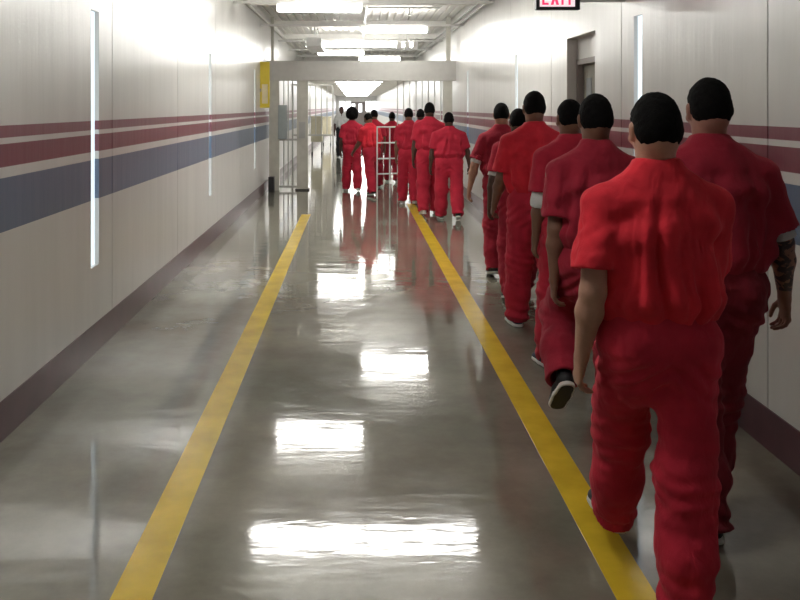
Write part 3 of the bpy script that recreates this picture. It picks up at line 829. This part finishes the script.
def build_shirt(J, h, seed, p):
    s, w = J['s'], J['w']; T = J['T']; Ls = J['Ls']
    lo, hi = bounds(J, 0.16)
    lo[2] = J['base'][2] - 0.12; hi[2] = J['nb'][2] + 0.12
    f = Field(lo, hi, h)
    v = lambda *a: np.array(a) * s
    bl = p.get('blouse', 1.0)
    f.add(T((0, 0, 0.085)), T((0, -0.005, 0.15)), v(0.190 * w, 0.132, 0.03), v(0.206 * w * bl, 0.146 * bl, 0.06), Ls, 0.02)
    f.add(T((0, -0.005, 0.15)), T((0, -0.005, 0.38)), v(0.206 * w * bl, 0.146 * bl, 0.06), v(0.200 * w, 0.132, 0.06), Ls, 0.03)
    f.add(T((0, -0.005, 0.38)), T((0, -0.010, 0.46)), v(0.200 * w, 0.132, 0.06), v(0.185 * w, 0.105, 0.06), Ls, 0.04)
    f.add(T((-0.105 * w, -0.010, 0.438)), T((0.105 * w, -0.010, 0.438)), v(0.07, 0.080, 0.06), None, Ls, 0.05)
    f.add(T((-0.03, -0.022, 0.49)), T((0.03, -0.022, 0.49)), v(0.085, 0.078, 0.075), None, Ls, 0.05)
    f2 = Field(lo, hi, h)
    for side, sg_ in (('L', -1), ('R', 1)):
        sh, d1 = J['sh' + side], J['d1' + side]
        f.add(T((sg_ * 0.035, -0.015, 0.562)), sh + Ls @ v(-sg_ * 0.01, 0, 0.008), v(0.05, 0.052, 0.026), v(0.056, 0.064, 0.044), Ls, 0.04)
        ln = 0.225 * s * p.get('sleeve', 1.0)
        Rr = frame(d1, (1, 0, 0))
        end = sh + d1 * ln
        fl = 0.078
        th_ = max(0.014 * s, h * 1.7)
        f2.add(sh, end + d1 * 0.05, v(0.060, 0.066, 0.052), v(fl, fl + 0.018, fl), Rr, 0.02)
        f2.displace(lambda P: (1.0 if h < 0.008 else 0.4) * 0.006 * s * vnoise(P / 0.06, seed + 21) + (1.0 if h < 0.008 else 0.4) * 0.003 * s * vnoise(P / 0.028, seed + 22))
        m = 0.14 * s
        f2.cut(end, d1, end - m, end + m + d1 * 0.10)
        f2.add(end - d1 * 0.05, end + d1 * 0.08, v(fl - 0.008, fl + 0.008, fl) - th_, v(fl, fl + 0.02, fl) - th_, Rr, 0.004, sub=True)
    # collar
    f.add(T((0, -0.008, 0.550)), T((0, -0.002, 0.586)), v(0.074, 0.072, 0.02), v(0.067, 0.068, 0.014), Ls, 0.04)
    zw = J['base'][2] + 0.10 * s
    base = J['base']; rs = random.Random(seed)
    ph = [rs.uniform(0, 6.28) for _ in range(6)]
    Li = Ls.T
    def folds(P):
        q = (P - base) @ Ls / s
        z = q[:, 2]; th = np.arctan2(q[:, 0] / 0.2, -q[:, 1] / 0.13)
        wob = vnoise(np.stack([th * 1.5, z * 3.0, th * 0 + seed], 1), seed)
        down = np.clip((0.50 - z) / 0.26, 0, 1) * np.clip((z - 0.06) / 0.08, 0.15, 1)
        amp = 0.037 * down * s
        rg = lambda u: 1 - 1.6 * np.abs(np.sin(u))
        lean_ = q[:, 0] * 5.0 * (z - 0.3) * 4
        d = amp * (rg(th * 4.5 + wob * 1.6 + ph[0] + lean_) * 0.45 + rg(th * 7 + wob * 2.4 + ph[1] - z * 3) * 0.3)
        # diagonal pulls from the armpits to the small of the back
        for sg_ in (-1, 1):
            dg = np.sin((q[:, 0] * sg_ * 22 + z * 34) + wob * 2 + ph[2])
            wgt = np.exp(-((q[:, 0] * sg_ - 0.13) / 0.07) ** 2 - ((z - 0.36) / 0.10) ** 2)
            d = d + 0.012 * s * dg * wgt
        # bunching over the waistband
        bw = np.exp(-((z - 0.15) / 0.05) ** 2)
        d = d + 0.006 * s * bw * vnoise(np.stack([th * 5, z * 14, th * 0], 1), seed + 5)
        d = d + 0.005 * s * vnoise(P / 0.07, seed + 9) + 0.0022 * s * vnoise(P / 0.03, seed + 2)
        return d
    f.displace(folds)
    f.F = smin(f.F, f2.F, 0.035)
    # neckline, open round the neck and lower in a V at the front
    f.add(T((0, 0.008, 0.594)), T((0, 0.02, 0.66)), v(0.060, 0.060, 0.016), v(0.07, 0.075, 0.03), Ls, 0.008, sub=True)
    f.add(T((0, 0.10, 0.50)), T((0, 0.10, 0.62)), v(0.015, 0.05, 0.03), v(0.06, 0.05, 0.05), Ls, 0.008, sub=True)
    return f.mesh('shirt', 1)

def build_trousers(J, h, seed, p):
    s, w = J['s'], J['w']; T = J['T']; Ls = J['Ls']
    lo, hi = bounds(J, 0.15); hi[2] = J['base'][2] + 0.22 * s; lo[2] = -0.03
    f = Field(lo, hi, h)
    v = lambda *a: np.array(a) * s
    f.add(T((0, 0, 0.05)), T((0, 0, 0.13)), v(0.178 * w, 0.122, 0.05), v(0.172 * w, 0.115, 0.03), Ls, 0.03)
    f.add(T((-0.07 * w, -0.015, 0.0)), T((0.07 * w, -0.015, 0.0)), v(0.105, 0.118, 0.10), None, Ls, 0.05)
    f.add(T((-0.04 * w, -0.005, -0.11)), T((0.04 * w, -0.005, -0.11)), v(0.085, 0.09, 0.10), None, Ls, 0.06)
    ends = []
    bg = p.get('baggy', 1.0)
    for side, sg_ in (('L', -1), ('R', 1)):
        hp, kn, an = J['hip' + side], J['kn' + side], J['an' + side]
        f.add(hp + [0, -0.005, 0], kn, v(0.104 * bg, 0.112 * bg, 0.09), v(0.094 * bg, 0.094 * bg, 0.09), None, 0.05)
        d = nrm(an - kn)
        end = an - J['fu' + side] * 0.035 * s * (1 if p['leg' + side][3] > -32 else 0.0) + (d * 0.012 * s if p['leg' + side][1] > 50 else 0)
        f.add(kn, kn + (end - kn) * 0.55, v(0.094, 0.094, 0.09) * bg, v(0.092, 0.094, 0.09) * bg, None, 0.05)
        f.add(kn + (end - kn) * 0.55, end + d * 0.04, v(0.092, 0.094, 0.09) * bg, v(0.077, 0.088, 0.08) * bg, None, 0.04)
        ends.append((kn, end, d))
    rs = random.Random(seed + 40); ph = [rs.uniform(0, 6.28) for _ in range(4)]
    base = J['base']
    def folds(P):
        d = 0.009 * s * vnoise(P / 0.085, seed + 1) + 0.004 * s * vnoise(P / 0.035, seed + 2)
        wob = vnoise(P / 0.13, seed + 7)
        z = P[:, 2]
        low = np.clip((0.26 - z) / 0.26, 0, 1)
        d = d + 0.012 * s * low * np.sin(z / 0.0125 * 1.0 + wob * 4 + P[:, 0] * 18 + ph[0])
        # creases under the seat and behind the knee
        hz = base[2] - 0.10 * s
        wgt = np.exp(-((z - hz) / 0.07) ** 2)
        d = d + 0.006 * s * wgt * np.sin((z + np.abs(P[:, 0]) * 0.7) / 0.011 + wob * 3)
        for (kn, end, dd) in ends:
            wk = np.exp(-(((P - kn) ** 2).sum(1)) / 0.018)
            d = d + 0.006 * s * wk * np.sin(z / 0.009 + P[:, 0] * 20 + wob * 3)
        return d
    f.displace(folds)
    for (kn, end, d) in ends:
        m = 0.13 * s
        f.cut(end, d, end - m, end + m)
        th_ = max(0.008 * s, h * 1.25)
        f.add(end - d * 0.035, end + d * 0.1, v(0.072, 0.082, 0.08) * bg - th_, v(0.072, 0.084, 0.08) * bg - th_, None, 0.004, sub=True)
    return f.mesh('trousers', 1)

def build_shoe(J, side, h):
    s = J['s']; an, fd, fu = J['an' + side], J['fd' + side], J['fu' + side]
    sd = np.cross(fd, fu); Rm = np.stack([sd, fd, fu], 1)
    P = lambda x, y, z: an + (sd * x + fd * y + fu * (z - 0.075)) * s
    v = lambda *a: np.array(a) * s
    lo = an - 0.26; hi = an + 0.26
    f = Field(lo, hi, h)
    f.add(P(0, -0.03, 0.045), P(0, 0.06, 0.045), v(0.036, 0.04, 0.038), v(0.042, 0.05, 0.034), Rm, 0.02)
    f.add(P(0, 0.06, 0.042), P(0, 0.15, 0.032), v(0.042, 0.05, 0.034), v(0.040, 0.04, 0.024), Rm, 0.02)
    f.add(P(0, -0.02, 0.05), P(0, -0.01, 0.09), v(0.034, 0.04, 0.03), v(0.034, 0.044, 0.012), Rm, 0.02)
    f.cut(P(0, 0, 0.018), -fu)
    up = f.mesh('shoe', 1)
    g_ = Field(lo, hi, h)
    g_.add(P(0, -0.03, 0.012), P(0, 0.06, 0.012), v(0.040, 0.042, 0.04), v(0.045, 0.05, 0.04), Rm, 0.01)
    g_.add(P(0, 0.06, 0.012), P(0, 0.15, 0.012), v(0.045, 0.05, 0.04), v(0.043, 0.042, 0.04), Rm, 0.01)
    g_.cut(P(0, 0, 0.003), -fu); g_.cut(P(0, 0, 0.026), fu)
    tread = None
    if h < 0.01:
        k_ = Field(lo, hi, 0.0035)
        k_.add(P(0, -0.03, 0.004), P(0, 0.06, 0.004), v(0.032, 0.034, 0.04), v(0.037, 0.05, 0.04), Rm, 0.01)
        k_.add(P(0, 0.06, 0.004), P(0, 0.15, 0.004), v(0.037, 0.05, 0.04), v(0.035, 0.034, 0.04), Rm, 0.01)
        k_.cut(P(0, 0, -0.001), -fu); k_.cut(P(0, 0, 0.008), fu)
        tread = k_.mesh('tread', 0)
    return up, g_.mesh('sole', 0), tread

def build_sleeve(J, side, h, t1):
    """undershirt sleeve peeking below the red one, t1 = share of the upper arm it reaches (over 1 goes on down the forearm)"""
    s = J['s']; sh, el, wr_ = J['sh' + side], J['el' + side], J['wr' + side]
    lo = np.minimum(np.minimum(sh, el), wr_) - 0.12; hi = np.maximum(np.maximum(sh, el), wr_) + 0.12
    f = Field(lo, hi, h)
    if t1 <= 1:
        end = sh + (el - sh) * t1; d = J['d1' + side]
        f.add(sh + (el - sh) * 0.5, end + d * 0.03, 0.044 * s, (0.063 if h < 0.008 else 0.057) * s, None, 0.02)
    else:
        end = el + (wr_ - el) * (t1 - 1); d = J['d2' + side]
        f.add(sh + (el - sh) * 0.5, el, 0.048 * s, 0.056 * s, None, 0.02)
        f.add(el, end + d * 0.03, 0.052 * s, 0.048 * s, None, 0.02)
    f.displace(lambda P: 0.003 * vnoise(P / 0.03, 3))
    f.cut(end, d)
    return f.mesh('undershirt', 1)

def person(p):
    J = pose(p); s = J['s']
    o = empty('person', (p['X'], p['D'], 0), R(p.get('head', 0)))
    tag(o, p['label'], 'person', p.get('group', 'people in red uniforms walking down the corridor'))
    D = p['D']
    hb = 0.0048 if D < 5 else (0.006 if D < 7 else (0.0085 if D < 10 else 0.012))
    hc = 0.0065 if D < 5 else (0.008 if D < 7 else (0.010 if D < 10 else 0.013))
    seed = p['seed']
    def link(me, name, mat, par=o):
        q = bpy.data.objects.new(name, me); me.materials.append(mat); q.parent = par; C.objects.link(q); return q
    link(build_body(J, hb, D < 7), 'body', SKINS[p.get('skin', 'brown')])
    hr = link(build_hair(J, 0.0045 if D < 5 else (0.006 if D < 9 else 0.009), p.get('afro', 0), seed, p.get('hairth', 0.005)), 'hair', M['hair'])
    sh = link(build_shirt(J, hc, seed, p), 'shirt', p.get('shirt_mat') or REDS[p.get('shirt', 'mid')])
    link(build_trousers(J, hc, seed, p), 'trousers', p.get('trouser_mat') or REDS[p.get('trousers', 'deep')])
    for side in 'LR':
        a, b_, tr = build_shoe(J, side, 0.006 if D < 9 else 0.011)
        e = link(a, 'shoe', M[p.get('shoe', 'shoeblack')])
        if D >= 9 and p.get('shoe') == 'shoewhite': e['label'] = 'white shoe'
        link(b_, 'sole', M['sole'], e)
        if tr: link(tr, 'tread', M['shoeblack'], e)
        t = p.get('under' + side)
        if t:
            q = link(build_sleeve(J, side, 0.006 if D < 9 else 0.01, t), 'undershirt', M['undershirt'])
            q['label'] = 'white undershirt sleeve showing below the red sleeve'
    if D < 9:
        for sg_ in (-1, 1):
            m_ = MB()
            bmesh.ops.create_uvsphere(m_.bm, u_segments=14, v_segments=10, radius=0.0105 * s, matrix=Matrix.Translation(J['hd']((sg_ * 0.031, 0.0765, 0.093))))
            ey = m_.build('eye', M['eye'], o, smooth=True)
            m_ = MB()
            c0 = J['hd']((sg_ * 0.031, 0.0765, 0.093)); fw = J['Hs'] @ np.array([0, 1, 0])
            m_.cyl(c0 + fw * 0.0088 * s, c0 + fw * 0.0108 * s, 0.0055 * s).build('iris', M['dark'], ey)
    if p.get('extra'): p['extra'](o, J)
    return o

def holster(o, J):
    c = J['hipL']
    MB().box(c[0] - 0.14, c[0] - 0.07, -0.08, 0.08, c[2] - 0.12, c[2] + 0.1).build('pouch', M['dark'], o, bevel=0.02)

# legs: (hip forward, knee flex, abduction, foot pitch); arms: (swing, abduction, elbow flex)
people = [
 dict(seed=1, X=0.998, D=2.80, H=1.73, w=1.04, baggy=0.96, legL=(31, 5, -5, 4), legR=(-6, 3, -3, -4), armL=(-13, 8, 30), armR=(22, 2, 45), skin='tan',
      shirt='vivid', trousers='warm', lean=2, sleeve=0.96, shoe='shoeblack',
      label='nearest person from behind, bright red uniform, left foot stepping onto the yellow line'),
 dict(seed=2, X=1.44, D=3.42, H=1.80, w=1.04, legL=(-6, 8, -1, -6), legR=(8, 6, -8, 0), armL=(-4, 6, 10), armR=(2, 18, 14), skin='ink',
      shirt='deep', trousers='dark', lean=3, twist=-4, underR=0.93, shoe='shoeblack',
      label='person nearest the right wall with tattooed arm, white cuff below dark red sleeve'),
 dict(seed=3, X=1.18, D=4.15, H=1.75, w=1.0, legL=(43, 98, 5, -44), legR=(2, 3, 0, 0), armL=(-8, 3, 12), armR=(6, 8, 12), skin='brown', head=-4,
      shirt='deep', trousers='deep', lean=2, shoe='shoeblack',
      label='person in dark red just left of the nearest one, rear shoe lifted'),
 dict(seed=4, X=1.39, D=5.45, H=1.74, w=1.0, legL=(6, 4, 3, 0), legR=(-18, 22, 0, -30), armL=(-4, 6, 14), armR=(10, 6, 12), skin='brown', head=6,
      shirt='mid', trousers='mid', lean=3, underL=1.12, shoe='navy',
      label='person with a long white undershirt sleeve and navy sneaker with white sole'),
 dict(seed=5, X=1.376, D=6.5, H=1.81, w=1.06, legL=(4, 3, 2, 0), legR=(-16, 20, 0, -26), armL=(6, 10, 30), armR=(0, 8, 12), skin='brown',
      shirt='bright', trousers='mid', lean=2, shoe='navy',
      label='tall broad person in the brightest scarlet shirt, middle of the file by the door'),
 dict(seed=6, X=1.45, D=7.5, H=1.665, w=1.0, legL=(-8, 14, 2, -14), legR=(14, 6, 0, 6), armL=(-6, 12, 10), armR=(6, 8, 12), skin='dark', head=0,
      shirt='mid', trousers='deep', lean=4, underL=0.90, shoe='shoeblack',
      label='person mostly hidden behind the tall scarlet shirt, white cuff on dark left arm'),
 dict(seed=7, X=1.49, D=8.6, H=1.73, w=1.0, legL=(-10, 12, 2, -12), legR=(12, 6, 0, 4), armL=(-4, 20, 14), armR=(6, 8, 12), skin='tan', head=0, hturn=-14,
      shirt='deep', trousers='deep', lean=4, underL=0.90, shoe='shoeblack',
      label='person with bare left arm held out and white cuff, head turned right'),
 dict(seed=8, X=1.41, D=12.75, H=1.61, w=1.22, legL=(4, 4, 1, 0), legR=(-12, 16, 0, -16), armL=(0, 10, 10), armR=(2, 16, 12), skin='dark',
      shirt='mid', trousers='mid', lean=2, shoe='shoeblack', baggy=1.1,
      label='short stocky person in red, rightmost and nearest of the distant group'),
 dict(seed=9, X=1.17, D=13.3, H=1.76, w=1.05, legL=(-8, 10, 1, -8), legR=(12, 6, 0, 4), armL=(0, 8, 10), armR=(4, 8, 12), skin='dark',
      shirt='mid', trousers='mid', lean=4, shoe='shoewhite', baggy=1.05,
      label='tallest of the distant people in red, just left of the stocky one'),
 dict(seed=10, X=0.93, D=14.7, H=1.66, w=1.0, legL=(8, 6, 1, 0), legR=(-6, 8, 0, -8), armL=(0, 6, 10), armR=(4, 8, 12), skin='brown',
      shirt='mid', trousers='mid', lean=2, shoe='shoewhite',
      label='slim person in red at the end of the right yellow line by the white railing'),
 dict(seed=11, X=1.25, D=16.2, H=1.64, w=1.0, legL=(8, 6, 1, 0), legR=(-6, 8, 0, -8), armL=(0, 6, 10), armR=(4, 8, 12), skin='dark',
      shirt='mid', trousers='mid', lean=2, shoe='shoewhite',
      label='shorter person in red mostly hidden behind the tallest of the distant group'),
 dict(seed=12, X=0.83, D=19.0, H=1.58, w=1.0, legL=(12, 6, 1, 0), legR=(-10, 8, 0, -8), armL=(0, 6, 10), armR=(4, 8, 12), skin='dark',
      shirt='mid', trousers='deep', lean=2, shoe='shoeblack',
      label='person in red past the gateway, seen through the white railing'),
 dict(seed=13, X=-0.06, D=17.0, H=1.63, w=1.0, legL=(6, 5, 2, 0), legR=(-8, 8, 2, -6), armL=(0, 8, 10), armR=(6, 6, 20), skin='dark', afro=0.055,
      shirt='mid', trousers='mid', lean=3, shoe='shoewhite',
      label='person in red with big bushy dark hair, leftmost at the gateway'),
 dict(seed=14, X=0.32, D=16.2, H=1.60, w=1.0, legL=(-16, 8, 3, -6), legR=(16, 8, 0, 6), armL=(14, 10, 30), armR=(-4, 10, 12), skin='brown', head=30,
      shirt='bright', trousers='mid', lean=10, hnod=14, shoe='shoeblack',
      label='stooping person in the lighter red shirt at the gateway'),
 dict(seed=15, X=0.40, D=17.7, H=1.64, w=0.95, legL=(-14, 10, 0, -6), legR=(12, 8, 2, 4), armL=(0, 6, 10), armR=(4, 8, 12), skin='brown',
      shirt='mid', trousers='deep', lean=2, shoe='shoeblack',
      label='person in red half hidden behind the stooping one, under the header beam'),
 dict(seed=16, X=-0.45, D=28.4, H=1.70, w=1.0, legL=(4, 4, 1, 0), legR=(-4, 4, 1, -4), armL=(6, 16, 60), armR=(4, 8, 12), skin='dark', head=180,
      shirt_mat=M['staffshirt'], trouser_mat=M['blackcloth'], lean=2, shoe='shoeblack', extra=holster, baggy=0.85, group='staff',
      label='distant person in a white shirt and black trousers left of the bushy-haired one'),
]
for p in people:
    person(p)

# ------------------------------------------------------------------ world, camera, view
w = bpy.data.worlds.new('World'); S.world = w; w.use_nodes = True
bg = w.node_tree.nodes['Background']; bg.inputs[0].default_value = (0.75, 0.85, 1.0, 1); bg.inputs[1].default_value = 0.6
cam = bpy.data.cameras.new('camera'); co = bpy.data.objects.new('camera', cam); C.objects.link(co)
co.location = (0, 0, EYE); co.rotation_euler = (R(90), 0, 0)
cam.sensor_width = 36; cam.lens = 850 / 800 * 36
cam.shift_x = 45 / 800; cam.shift_y = -193 / 800
cam.clip_start = 0.05; cam.clip_end = 200
S.camera = co
S.view_settings.view_transform = 'Standard'
S.view_settings.look = 'None'
S.view_settings.gamma = 1
S.view_settings.use_curve_mapping = False
S.view_settings.exposure = 1.2
